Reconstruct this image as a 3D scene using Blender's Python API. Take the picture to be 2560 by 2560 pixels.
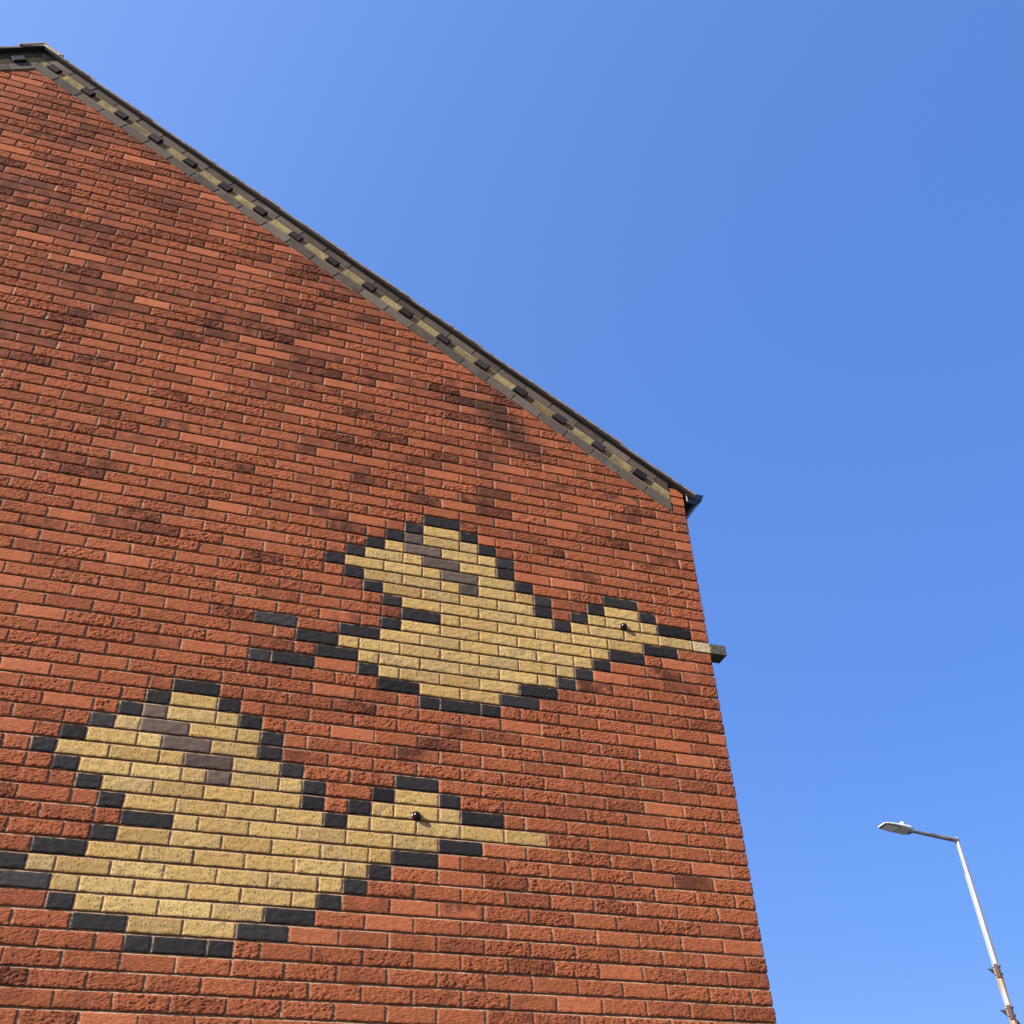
import bpy, math, random
import numpy as np
from mathutils import Vector, Matrix

for o in list(bpy.data.objects):
    bpy.data.objects.remove(o)
sc = bpy.context.scene
COL = sc.collection
random.seed(7)
rng = np.random.default_rng(11)

# ------------------------------------------------------------------ camera
GZ = 5.575                      # height of the wall datum (top of upper duck) above the ground
cam_d = bpy.data.cameras.new('camera')
cam = bpy.data.objects.new('camera', cam_d)
COL.objects.link(cam)
sc.camera = cam
yaw, pit, rol = 0.344603665, 0.680866791, -0.0440381528
fw = np.array([math.sin(yaw)*math.cos(pit), math.cos(yaw)*math.cos(pit), math.sin(pit)])
rt0 = np.array([math.cos(yaw), -math.sin(yaw), 0.0])
up0 = np.cross(rt0, fw)
rt = math.cos(rol)*rt0 + math.sin(rol)*up0
up = -math.sin(rol)*rt0 + math.cos(rol)*up0
cam.matrix_world = Matrix(((rt[0], up[0], -fw[0], -2.95448), (rt[1], up[1], -fw[1], -4.78668),
                           (rt[2], up[2], -fw[2], -3.97502+GZ), (0, 0, 0, 1)))
cam_d.sensor_width = 36.0
cam_d.lens = 36.0*2622.83/2560.0
cam_d.clip_start = 0.05
cam_d.clip_end = 3000.0
sc.render.resolution_x = 1024
sc.render.resolution_y = 1024

# ------------------------------------------------------------------ light
SUNV = Vector((-2.7, -1.0, 1.75)).normalized()
w = bpy.data.worlds.new("World")
sc.world = w
w.use_nodes = True
nt = w.node_tree
bg = nt.nodes['Background']
sky = nt.nodes.new('ShaderNodeTexSky')
sky.sky_type = 'NISHITA'
sky.sun_disc = False
sky.sun_elevation = math.asin(SUNV.z)
sky.sun_rotation = math.atan2(SUNV.x, SUNV.y)
sky.altitude = 0
sky.air_density = 1.25
sky.dust_density = 0.35
sky.ozone_density = 3.2
# clear-day sky colour: per-channel response of the Nishita sky plus the broad brightening towards the sun
EXPO = 1.66
STR = 0.15
tc = nt.nodes.new('ShaderNodeTexCoord')
dt = nt.nodes.new('ShaderNodeVectorMath'); dt.operation = 'DOT_PRODUCT'
nt.links.new(tc.outputs['Generated'], dt.inputs[0])
dt.inputs[1].default_value = tuple(SUNV)
sp_ = nt.nodes.new('ShaderNodeSeparateColor')
cb_ = nt.nodes.new('ShaderNodeCombineColor')
nt.links.new(sky.outputs[0], sp_.inputs[0])
for ch, (a_, g_, k_) in enumerate(((-1.809, 0.827, 1.048), (-1.401, 0.628, 0.645), (-0.669, 0.475, 0.362))):
    p_ = nt.nodes.new('ShaderNodeMath'); p_.operation = 'POWER'
    nt.links.new(sp_.outputs[ch], p_.inputs[0]); p_.inputs[1].default_value = g_
    m1 = nt.nodes.new('ShaderNodeMath'); m1.operation = 'MULTIPLY'
    nt.links.new(dt.outputs['Value'], m1.inputs[0]); m1.inputs[1].default_value = k_
    e_ = nt.nodes.new('ShaderNodeMath'); e_.operation = 'EXPONENT'
    nt.links.new(m1.outputs[0], e_.inputs[0])
    m2 = nt.nodes.new('ShaderNodeMath'); m2.operation = 'MULTIPLY'
    nt.links.new(p_.outputs[0], m2.inputs[0]); nt.links.new(e_.outputs[0], m2.inputs[1])
    m3 = nt.nodes.new('ShaderNodeMath'); m3.operation = 'MULTIPLY'
    nt.links.new(m2.outputs[0], m3.inputs[0]); m3.inputs[1].default_value = math.exp(a_)/(STR*2**EXPO)
    nt.links.new(m3.outputs[0], cb_.inputs[ch])
nt.links.new(cb_.outputs[0], bg.inputs['Color'])
bg.inputs['Strength'].default_value = STR
sd = bpy.data.lights.new('sun', 'SUN')
sd.energy = 5.0
sd.angle = math.radians(0.53)
sd.color = (1.0, 0.95, 0.87)
so = bpy.data.objects.new('sun', sd)
COL.objects.link(so)
so.location = (-20, -10, 25)
so.rotation_euler = SUNV.to_track_quat('Z', 'Y').to_euler()
sc.view_settings.view_transform = 'Standard'
sc.view_settings.look = 'None'
sc.view_settings.gamma = 1.0
sc.view_settings.exposure = EXPO

# ------------------------------------------------------------------ materials
def newmat(name):
    m = bpy.data.materials.new(name)
    m.use_nodes = True
    n = m.node_tree
    b = n.nodes['Principled BSDF']
    return m, n, b

def nd(n, t, **k):
    x = n.nodes.new(t)
    for a, v in k.items():
        setattr(x, a, v)
    return x

def mixc(n, fac, a, b, mode='MIX'):
    x = n.nodes.new('ShaderNodeMix')
    x.data_type = 'RGBA'
    x.blend_type = mode
    for s, v in ((0, fac), (6, a), (7, b)):
        if isinstance(v, (int, float)):
            x.inputs[s].default_value = v
        elif isinstance(v, tuple):
            x.inputs[s].default_value = (*v, 1)
        else:
            n.links.new(v, x.inputs[s])
    return x.outputs[2]

def mth(n, op, a, b=0.0, clamp=False):
    x = n.nodes.new('ShaderNodeMath')
    x.operation = op
    x.use_clamp = clamp
    for s, v in ((0, a), (1, b)):
        if isinstance(v, (int, float)):
            x.inputs[s].default_value = v
        else:
            n.links.new(v, x.inputs[s])
    return x.outputs[0]

def ramp(n, f, p0, p1, a=0.0, b=1.0):
    x = n.nodes.new('ShaderNodeMapRange')
    x.inputs[1].default_value = p0
    x.inputs[2].default_value = p1
    x.inputs[3].default_value = a
    x.inputs[4].default_value = b
    x.interpolation_type = 'SMOOTHSTEP'
    n.links.new(f, x.inputs[0])
    return x.outputs[0]

def noise(n, vec, scale, detail=3.0, rough=0.55, sc3=(1, 1, 1)):
    if sc3 != (1, 1, 1):
        mp = n.nodes.new('ShaderNodeMapping')
        mp.inputs['Scale'].default_value = sc3
        n.links.new(vec, mp.inputs[0])
        vec = mp.outputs[0]
    x = n.nodes.new('ShaderNodeTexNoise')
    x.inputs['Scale'].default_value = scale
    x.inputs['Detail'].default_value = detail
    x.inputs['Roughness'].default_value = rough
    n.links.new(vec, x.inputs['Vector'])
    return x.outputs['Fac']

def attr(n, name):
    x = n.nodes.new('ShaderNodeAttribute')
    x.attribute_name = name
    return x.outputs['Fac']

def bump(n, b, h, strength, dist):
    x = n.nodes.new('ShaderNodeBump')
    x.inputs['Strength'].default_value = strength
    x.inputs['Distance'].default_value = dist
    n.links.new(h, x.inputs['Height'])
    n.links.new(x.outputs[0], b.inputs['Normal'])

def objco(n):
    return n.nodes.new('ShaderNodeTexCoord').outputs['Object']

K = 0.74                        # albedos lowered to go with the raised exposure, so sky fill stays weaker
def brick_mat(name, c0, c1, c2, burn, pit=0.0, fine=0.0012, soot=True, speck=0.25, rough=0.92):
    """c0 dark, c1 mid, c2 light; attribute tone picks between them, attribute burn adds kiln blotches"""
    m, n, b = newmat(name)
    c0, c1, c2, burn = [tuple(K*x for x in q) for q in (c0, c1, c2, burn)]
    co = objco(n)
    tone = attr(n, 'tone')
    bn = attr(n, 'burn')
    shv = nd(n, 'ShaderNodeCombineXYZ')
    n.links.new(mth(n, 'MULTIPLY', attr(n, 'rnd'), 37.0), shv.inputs[0])
    n.links.new(mth(n, 'MULTIPLY', attr(n, 'rnd'), 91.0), shv.inputs[2])
    va = nd(n, 'ShaderNodeVectorMath', operation='ADD')
    n.links.new(co, va.inputs[0])
    n.links.new(shv.outputs[0], va.inputs[1])
    v = va.outputs[0]
    c = mixc(n, ramp(n, tone, 0.0, 0.5), c0, c1)
    c = mixc(n, ramp(n, tone, 0.5, 1.0), c, c2)
    blot = noise(n, v, 9.0, 4.0, 0.6)
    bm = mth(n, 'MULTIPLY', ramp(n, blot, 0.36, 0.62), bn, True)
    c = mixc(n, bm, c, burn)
    # mottling of the fired face
    mt = noise(n, v, 45.0, 4.0, 0.65, (1, 1, 1.6))
    c = mixc(n, mth(n, 'MULTIPLY', ramp(n, mt, 0.45, 0.72), 0.45), c, c0)
    mt2 = noise(n, v, 70.0, 3.0, 0.6)
    c = mixc(n, mth(n, 'MULTIPLY', ramp(n, mt2, 0.52, 0.75), 0.35), c, c2)
    sp = noise(n, v, 260.0, 2.0, 0.6)
    c = mixc(n, mth(n, 'MULTIPLY', ramp(n, sp, 0.6, 0.74), speck), c, tuple(0.35*x for x in c0))
    if pit > 0:
        pv = noise(n, v, 95.0, 2.5, 0.6, (1.25, 1, 0.7))
        pm = ramp(n, pv, 0.565, 0.66)
        c = mixc(n, mth(n, 'MULTIPLY', pm, pit), c, tuple(0.4*x for x in c0))
        st = noise(n, v, 60.0, 3.0, 0.65, (1.6, 1, 0.22))
        c = mixc(n, mth(n, 'MULTIPLY', ramp(n, st, 0.56, 0.72), mth(n, 'ADD', mth(n, 'MULTIPLY', bn, 0.8), 0.15)), c, tuple(0.5*x for x in c0))
    # grime over the whole wall
    big = noise(n, co, 0.9, 4.0, 0.6)
    c = mixc(n, ramp(n, big, 0.5, 0.8, 0.0, 0.22), c, tuple(0.45*x for x in c0))
    if soot:
        # sooty patch that runs down the wall under the verge
        sx = nd(n, 'ShaderNodeSeparateXYZ')
        n.links.new(co, sx.inputs[0])
        nn = noise(n, co, 5.0, 5.0, 0.75, (1.2, 1, 0.8))
        def blob(x0, z0, rx, rz_, skew, lo, hi, amt):
            zz = mth(n, 'ADD', sx.outputs[2], -(GZ+z0))
            xx = mth(n, 'ADD', sx.outputs[0], -x0)
            zz = mth(n, 'ADD', zz, mth(n, 'MULTIPLY', xx, skew))
            dx = mth(n, 'DIVIDE', xx, rx); dz = mth(n, 'DIVIDE', zz, rz_)
            d = mth(n, 'SQRT', mth(n, 'ADD', mth(n, 'MULTIPLY', dx, dx), mth(n, 'MULTIPLY', dz, dz)))
            g = mth(n, 'SUBTRACT', mth(n, 'ADD', 0.75, mth(n, 'MULTIPLY', nn, 1.3)), d)
            return mth(n, 'MULTIPLY', ramp(n, g, lo, hi), amt)
        g1 = blob(-1.27, 0.88, 0.40, 0.21, 0.67, 0.25, 1.2, 0.78)
        g2 = blob(-1.37, 0.50, 0.15, 0.50, 0.0, 0.35, 1.4, 0.28)
        c = mixc(n, mth(n, 'MAXIMUM', g1, g2), c, (0.032, 0.020, 0.014))
    n.links.new(c, b.inputs['Base Color'])
    b.inputs['Roughness'].default_value = rough
    b.inputs['Specular IOR Level'].default_value = 0.12
    h1 = noise(n, v, 160.0, 4.0, 0.65, (0.55, 1, 1.25))
    h = h1
    if soot:
        h2 = noise(n, v, 62.0, 4.0, 0.72, (0.62, 1, 2.3))
        h = mth(n, 'ADD', h1, mth(n, 'MULTIPLY', mth(n, 'MULTIPLY', h2, attr(n, 'rough')), 4.0))
    if pit > 0:
        h = mth(n, 'SUBTRACT', h, mth(n, 'MULTIPLY', pm, 0.8))
    bump(n, b, h, 1.0, fine)
    return m

M_RED = brick_mat('red_rustic_brick', (0.165, 0.047, 0.022), (0.370, 0.110, 0.045), (0.45, 0.150, 0.064), (0.095, 0.032, 0.017), fine=0.0046, speck=0.45)
M_BUFF = brick_mat('buff_brick', (0.29, 0.175, 0.060), (0.44, 0.287, 0.096), (0.525, 0.368, 0.14), (0.36, 0.25, 0.11), pit=0.85, fine=0.0018, soot=False, speck=0.15)
M_DARK = brick_mat('blue_black_brick', (0.010, 0.009, 0.009), (0.018, 0.016, 0.0155), (0.038, 0.033, 0.032), (0.03, 0.028, 0.03), fine=0.0016, soot=False, speck=0.2, rough=0.7)
M_GREY = brick_mat('brown_grey_brick', (0.066, 0.048, 0.036), (0.102, 0.075, 0.055), (0.138, 0.104, 0.079), (0.08, 0.065, 0.06), fine=0.0012, soot=False, speck=0.3, rough=0.8)
M_VGREY = brick_mat('weathered_grey_brick', (0.050, 0.040, 0.032), (0.098, 0.079, 0.062), (0.15, 0.123, 0.097), (0.04, 0.034, 0.028), fine=0.0018, soot=False, speck=0.6, rough=0.85)
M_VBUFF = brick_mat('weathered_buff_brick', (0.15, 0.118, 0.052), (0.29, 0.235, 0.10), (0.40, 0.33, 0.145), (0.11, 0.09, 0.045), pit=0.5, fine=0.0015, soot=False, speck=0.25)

def simple_mat(name, c, rough, n1=20.0, c2=None, amt=0.4, bsc=150.0, bd=0.001, metal=0.0, spec=0.4, stretch=(1, 1, 1)):
    m, n, b = newmat(name)
    co = objco(n)
    c2 = c2 or tuple(0.6*x for x in c)
    c = tuple(K*x for x in c); c2 = tuple(K*x for x in c2)
    f = noise(n, co, n1, 5.0, 0.65, stretch)
    col = mixc(n, mth(n, 'MULTIPLY', ramp(n, f, 0.4, 0.68), amt), c, c2)
    n.links.new(col, b.inputs['Base Color'])
    b.inputs['Roughness'].default_value = rough
    b.inputs['Metallic'].default_value = metal
    b.inputs['Specular IOR Level'].default_value = spec
    if bd > 0:
        bump(n, b, noise(n, co, bsc, 3.0, 0.6), 1.0, bd)
    return m

M_MORT = simple_mat('sandy_mortar', (0.36, 0.225, 0.125), 0.95, 12.0, (0.20, 0.12, 0.065), 0.6, 220.0, 0.0015)
M_PALEM = simple_mat('pale_mortar', (0.50, 0.45, 0.36), 0.95, 18.0, (0.32, 0.28, 0.22), 0.6, 160.0, 0.003)
M_TILE = simple_mat('brown_grey_roof_tile', (0.205, 0.165, 0.135), 0.88, 30.0, (0.075, 0.06, 0.055), 0.75, 180.0, 0.002)
M_RIDGE = simple_mat('buff_grey_ridge_tile', (0.30, 0.23, 0.185), 0.88, 22.0, (0.15, 0.12, 0.10), 0.7, 150.0, 0.002)
M_UNDER = simple_mat('shade_black_undercloak', (0.022, 0.018, 0.016), 0.95, 15.0, (0.012, 0.01, 0.009), 0.6, 80.0, 0.002)  # near-black stands in for shade under the verge; the fascia shares it
M_PLAST = simple_mat('black_blue_gutter_plastic', (0.006, 0.008, 0.014), 0.28, 8.0, (0.012, 0.014, 0.02), 0.5, 40.0, 0.0, spec=0.5)
M_STONE = simple_mat('mossy_concrete_beak', (0.085, 0.074, 0.052), 0.95, 38.0, (0.022, 0.021, 0.016), 0.95, 130.0, 0.005)
M_STEEL = simple_mat('dark_polished_steel', (0.035, 0.03, 0.035), 0.18, 30.0, (0.02, 0.015, 0.015), 0.6, 60.0, 0.0, metal=0.85, spec=0.6)
M_LAMPW = simple_mat('white_lamp_casting', (0.62, 0.62, 0.60), 0.5, 12.0, (0.5, 0.49, 0.46), 0.4, 80.0, 0.0005)
M_LAMPU = simple_mat('pale_lamp_underside', (0.80, 0.77, 0.70), 0.6, 9.0, (0.68, 0.65, 0.58), 0.5, 60.0, 0.0005)  # raised albedo puts missing bounce light into the underside colour
M_DGREY = simple_mat('dark_grey_gasket', (0.06, 0.055, 0.06), 0.6, 20.0, None, 0.4, 60.0, 0.0)
M_RUST = simple_mat('rusty_bracket_steel', (0.085, 0.036, 0.027), 0.85, 25.0, (0.05, 0.02, 0.02), 0.7, 90.0, 0.002)
M_BLACK = simple_mat('black_bracket_steel', (0.012, 0.012, 0.02), 0.6, 20.0, None, 0.4, 60.0, 0.0)
M_ARM = simple_mat('dull_galvanised_arm', (0.30, 0.30, 0.33), 0.5, 14.0, (0.12, 0.06, 0.05), 0.9, 60.0, 0.0006, metal=0.5, stretch=(0.5, 1, 1))
M_ASPH = simple_mat('asphalt', (0.052, 0.052, 0.054), 0.9, 3.0, (0.04, 0.04, 0.042), 0.6, 90.0, 0.004)
M_PAVE = simple_mat('paving', (0.13, 0.125, 0.115), 0.9, 2.0, (0.09, 0.088, 0.082), 0.6, 60.0, 0.003)
M_KERB = simple_mat('kerb_concrete', (0.32, 0.31, 0.29), 0.9, 5.0, None, 0.3, 80.0, 0.003)
M_PAINT = simple_mat('road_paint', (0.75, 0.75, 0.72), 0.8, 8.0, (0.45, 0.45, 0.44), 0.5, 90.0, 0.002)

def glass_panel_mat():
    m, n, b = newmat('frosted_lamp_glass')
    co = objco(n)
    f = noise(n, co, 9.0, 3.0)
    c = mixc(n, ramp(n, f, 0.35, 0.7), (0.74, 0.72, 0.64), (0.82, 0.80, 0.72))
    n.links.new(c, b.inputs['Base Color'])
    b.inputs['Roughness'].default_value = 0.25
    return m
M_LENS = glass_panel_mat()

def pole_mat():
    """white painted / galvanised pole with orange rust runs below the upper clamp, same brown from the lower one down"""
    m, n, b = newmat('weathered_white_pole')
    co = objco(n)
    sx = nd(n, 'ShaderNodeSeparateXYZ')
    n.links.new(co, sx.inputs[0])
    f = noise(n, co, 7.0, 5.0, 0.65, (3.0, 3.0, 0.35))
    c = mixc(n, ramp(n, f, 0.45, 0.72, 0, 0.4), (0.195, 0.205, 0.21), (0.12, 0.125, 0.13))
    z = sx.outputs[2]
    st = noise(n, co, 16.0, 4.0, 0.7, (2.5, 2.5, 0.12))
    run = mth(n, 'MULTIPLY', ramp(n, z, POLE_H-2.52, POLE_H-2.22, 0.12, 1.0), ramp(n, z, POLE_H-2.02, POLE_H-2.10, 0, 1))
    low_tint = ramp(n, z, POLE_H-2.52, POLE_H-2.60, 0, 0.9)  # brown tint from the lower clamp downwards
    sm = mth(n, 'MULTIPLY', mth(n, 'MAXIMUM', run, low_tint), ramp(n, st, 0.25, 0.55, 0.25, 1.0), True)
    c = mixc(n, sm, c, (0.20, 0.115, 0.05))
    step = mth(n, 'MULTIPLY', ramp(n, mth(n, 'ABSOLUTE', mth(n, 'SUBTRACT', z, POLE_H-0.57)), 0.07, 0.01), ramp(n, st, 0.45, 0.6))
    c = mixc(n, step, c, (0.16, 0.085, 0.04))
    n.links.new(c, b.inputs['Base Color'])
    b.inputs['Roughness'].default_value = 0.42
    b.inputs['Metallic'].default_value = 0.15
    bump(n, b, f, 0.6, 0.002)
    return m
POLE_H = 8.0
M_POLE = pole_mat()

# ------------------------------------------------------------------ mesh builder
class MB:
    def __init__(s):
        s.v = []; s.n = 0
        s.loops = []; s.tot = []
        s.mat = []; s.tone = []; s.burn = []; s.rnd = []; s.smooth = []; s.rough = []
    def add(s, verts, loops, tot, mat=0, tone=.5, burn=0., rnd=0., smooth=False, rough=0.4):
        verts = np.asarray(verts, dtype=np.float64).reshape(-1, 3)
        loops = np.asarray(loops, dtype=np.int64).ravel() + s.n
        tot = np.asarray(tot, dtype=np.int64).ravel()
        s.v.append(verts); s.n += len(verts)
        s.loops.append(loops); s.tot.append(tot)
        k = len(tot)
        s.mat.append(np.full(k, mat)); s.tone.append(np.full(k, tone)); s.burn.append(np.full(k, burn))
        s.rnd.append(np.full(k, rnd)); s.rough.append(np.full(k, rough)); s.smooth.append(np.full(k, smooth))
    def faces(s, verts, fl, **k):
        s.add(verts, [i for f in fl for i in f], [len(f) for f in fl], **k)
    def box(s, x0, x1, y0, y1, z0, z1, **k):
        v = [(x, y, z) for x in (x0, x1) for y in (y0, y1) for z in (z0, z1)]
        s.faces(v, [(0, 1, 3, 2), (4, 6, 7, 5), (0, 4, 5, 1), (2, 3, 7, 6), (0, 2, 6, 4), (1, 5, 7, 3)], **k)
    def prism_xz(s, poly, y0, y1, ch=0.0, **k):
        """poly: list of (x,z), extruded from y0 (front) to y1; chamfered front edge"""
        p = np.array(poly, float)
        area = 0.5*np.sum(p[:, 0]*np.roll(p[:, 1], -1)-np.roll(p[:, 0], -1)*p[:, 1])
        if area < 0:
            p = p[::-1]
        nn = len(p)
        if ch > 0:
            q = inset(p, ch)
            v = [(x, y0, z) for x, z in q]+[(x, y0+ch, z) for x, z in p]+[(x, y1, z) for x, z in p]
            f = [tuple(range(nn))]
            for i in range(nn):
                j = (i+1) % nn
                f.append((i, i+nn, j+nn, j)); f.append((i+nn, i+2*nn, j+2*nn, j+nn))
            f.append(tuple(reversed(range(2*nn, 3*nn))))
        else:
            v = [(x, y0, z) for x, z in p]+[(x, y1, z) for x, z in p]
            f = [tuple(range(nn)), tuple(reversed(range(nn, 2*nn)))]
            for i in range(nn):
                j = (i+1) % nn
                f.append((i, i+nn, j+nn, j))
        s.faces(v, f, **k)
    def build(s, name, mats, parent=None, loc=(0, 0, 0)):
        me = bpy.data.meshes.new(name)
        v = np.concatenate(s.v).astype(np.float32)
        l = np.concatenate(s.loops).astype(np.int32)
        t = np.concatenate(s.tot).astype(np.int32)
        me.vertices.add(len(v)); me.vertices.foreach_set('co', v.ravel())
        me.loops.add(len(l)); me.loops.foreach_set('vertex_index', l)
        me.polygons.add(len(t))
        st = np.concatenate([[0], np.cumsum(t)[:-1]]).astype(np.int32)
        me.polygons.foreach_set('loop_start', st)
        me.polygons.foreach_set('material_index', np.concatenate(s.mat).astype(np.int32))
        me.polygons.foreach_set('use_smooth', np.concatenate(s.smooth).astype(bool))
        for nm, arr in (('tone', s.tone), ('burn', s.burn), ('rnd', s.rnd), ('rough', s.rough)):
            a = me.attributes.new(nm, 'FLOAT', 'FACE')
            a.data.foreach_set('value', np.concatenate(arr).astype(np.float32))
        me.update(calc_edges=True)
        me.validate()
        for m in mats:
            me.materials.append(m)
        o = bpy.data.objects.new(name, me)
        COL.objects.link(o)
        if parent is not None:
            o.parent = parent
        o.location = loc
        return o

def inset(p, d):
    n = len(p)
    out = []
    for i in range(n):
        a, b, c = p[i-1], p[i], p[(i+1) % n]
        e1 = (b-a)/(np.linalg.norm(b-a)+1e-9); e2 = (c-b)/(np.linalg.norm(c-b)+1e-9)
        n1 = np.array([-e1[1], e1[0]]); n2 = np.array([-e2[1], e2[0]])
        m = n1+n2
        m /= max(1e-6, 1+float(n1 @ n2))
        L = np.linalg.norm(m)
        if L > 1.8:
            m *= 1.8/L
        out.append(b+m*d)
    return np.array(out)

def clip(poly, a, b, c):
    """keep a*x+b*z<=c"""
    out = []
    for i in range(len(poly)):
        p, q = poly[i], poly[(i+1) % len(poly)]
        fp, fq = a*p[0]+b*p[1]-c, a*q[0]+b*q[1]-c
        if fp <= 0:
            out.append(p)
        if (fp < 0 < fq) or (fq < 0 < fp):
            t = fp/(fp-fq)
            out.append((p[0]+t*(q[0]-p[0]), p[1]+t*(q[1]-p[1])))
    return out

def empty(name, loc, label=None, cat=None, kind=None):
    o = bpy.data.objects.new(name, None)
    COL.objects.link(o)
    o.location = loc
    o.empty_display_size = 0.2
    if label: o['label'] = label
    if cat: o['category'] = cat
    if kind: o['kind'] = kind
    return o

# height maps: rock-faced "rustic" drag texture, and finer ones
N = 512; CELL = 0.002
def fft_noise(lx, lz, seed, shear=0.0):
    r = np.random.default_rng(seed)
    f = np.fft.fft2(r.standard_normal((N, N)))
    kx = np.fft.fftfreq(N, CELL)[None, :]; kz = np.fft.fftfreq(N, CELL)[:, None]
    kk = (kx*lx)**2 + ((kz+shear*kx)*lz)**2
    band = np.exp(-kk*0.5*1.6)*(kk/(kk+0.12))
    h = np.real(np.fft.ifft2(f*band))
    return (h-h.mean())/h.std()
H1 = fft_noise(0.024, 0.0058, 1, 0.16)
H2 = fft_noise(0.014, 0.0048, 2, -0.12)
H3 = fft_noise(0.06, 0.03, 3)
H4 = fft_noise(0.008, 0.008, 4)
H5 = fft_noise(0.026, 0.0066, 6, 0.14)
RUST = 0.55*np.tanh(1.2*H5)+0.6*np.tanh(-0.9*np.abs(H1)+0.55+0.35*H2)+0.2*H3
RUST = RUST-RUST.mean()
SOFT = 0.5*H3+0.25*H4

def samp(A, x, z, ox, oz):
    fx = (x/CELL+ox) % N; fz = (z/CELL+oz) % N
    i = fx.astype(int); j = fz.astype(int)
    a = fx-i; b = fz-j
    i1 = (i+1) % N; j1 = (j+1) % N
    return (A[j, i]*(1-a)*(1-b)+A[j, i1]*a*(1-b)+A[j1, i]*(1-a)*b+A[j1, i1]*a*b)

HP, CH = 0.1125, 0.076438       # half-brick pitch and course height
def cx(c): return (c-16)*HP
def rz(r): return GZ - r*CH
JX, JZ = 0.0043, 0.0058         # half joint widths
SL = 0.6737
RX, RZ = -4.828, GZ+3.571       # ridge of the lower band line
def zb(x): return RZ - SL*abs(x-RX)
WX0 = 2*RX                      # far left corner

CAMP = np.array([-2.95448, -4.78668, -3.97502+GZ])
def inview(x, z, m=1.06):
    d = np.array([x, 0, z])-CAMP
    zc = d @ fw
    if zc <= 0: return False
    f = 2622.83/1280
    return abs(f*(d @ rt)/zc) < m and abs(f*(d @ up)/zc) < m

def fine_brick(mb, x0, x1, z0, z1, kind, mat, tone, burn, res=0.0043, y=0.0, tilt=None):
    r = random.random()
    ox, oz = random.uniform(0, N), random.uniform(0, N)
    L, Hh = x1-x0, z1-z0
    nx = max(4, int(round(L/res))); nz = max(3, int(round(Hh/res)))
    e = 0.0022
    def line(a, b, k):
        return np.concatenate([[a], np.linspace(a+e, b-e, k), [b]])
    xs = line(x0, x1, nx); zs = line(z0, z1, nz)
    X, Z = np.meshgrid(xs, zs)
    nX, nZ = X.shape[1], X.shape[0]
    if kind == 'rustic':
        amp = random.choice((0.0013, 0.0019, 0.0024, 0.0027, 0.0031, 0.0037))
        h = samp(RUST, X, Z, ox, oz)*amp
    elif kind == 'smooth':
        h = samp(SOFT, X, Z, ox, oz)*0.0006
    elif kind == 'buff':
        h = samp(SOFT, X, Z, ox, oz)*0.0009+np.minimum(0, samp(H4, X, Z, oz, ox)+1.3)*0.0012
    else:
        h = samp(SOFT, X, Z, ox, oz)*0.0010
    # proud/recessed and slightly out of plane
    tx, tz = random.gauss(0, 0.0035), random.gauss(0, 0.006)
    Y = y + random.gauss(0, 0.0007) + tx*(X-(x0+x1)/2) + tz*(Z-(z0+z1)/2) - h
    w1 = samp(H3, X, Z, oz, ox); w2 = samp(H4, X, Z, oz, ox)
    ed = np.minimum(np.minimum(X-x0, x1-X), np.minimum(Z-z0, z1-Z))
    if kind == 'rustic':
        Y = Y - amp*0.45*np.minimum(1, ed/0.006)
    Y = np.minimum(Y, y+0.0016) + np.exp(-ed/0.0022)*0.0016
    chipm = (ed < 0.008) & (w1+0.5*w2 > 2.7)
    Y = Y + chipm*0.0016
    wob = 0.0006 if kind != 'rustic' else 0.0009
    # ragged outline
    Xo = X.copy(); Zo = Z.copy()
    Xo[:, 0] += 0.0004+wob*w2[:, 0]; Xo[:, -1] -= 0.0004+wob*w2[:, -1]
    Zo[0, :] += 0.0004+wob*w1[0, :]*0.8+wob*w2[0, :]*.5; Zo[-1, :] -= 0.0004+wob*w1[-1, :]*0.8+wob*w2[-1, :]*.5
    V = np.stack([Xo, Y, Zo], -1).reshape(-1, 3)
    idx = np.arange(nX*nZ).reshape(nZ, nX)
    q = np.stack([idx[:-1, :-1], idx[:-1, 1:], idx[1:, 1:], idx[1:, :-1]], -1).reshape(-1, 4)
    mb.add(V, q, np.full(len(q), 4), mat=mat, tone=tone, burn=burn, rnd=r, smooth=True, rough=(1.0 if kind == 'rustic' else 0.3))
    # skirt
    ring = np.concatenate([idx[0, :], idx[1:, -1], idx[-1, -2::-1], idx[-2:0:-1, 0]])
    R = V[ring]; B = R.copy(); B[:, 1] = y+0.016
    k = len(ring); i = np.arange(k); j = (i+1) % k
    mb.add(np.concatenate([R, B]), np.stack([i, i+k, j+k, j], -1), np.full(k, 4), mat=mat, tone=tone, burn=burn, rnd=r, smooth=False)

def coarse_brick(mb, x0, x1, z0, z1, mat, tone, burn):
    mb.prism_xz([(x0, z0), (x1, z0), (x1, z1), (x0, z1)], random.gauss(0, .0007), 0.016, ch=0.002, mat=mat, tone=tone, burn=burn, rnd=random.random())

# tone field (kiln batches: bands of darker bricks)
BAT = fft_noise(0.05, 0.02, 9)   # sampled at large scale
BAT2 = fft_noise(0.02, 0.01, 12)
def batch(c, r):
    x, z = np.array([c*0.006+0.30]), np.array([r*0.0032+0.41])
    return float(samp(BAT, x, z, 0, 0)[0]), float(samp(BAT2, x, z, 40, 0)[0])

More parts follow.
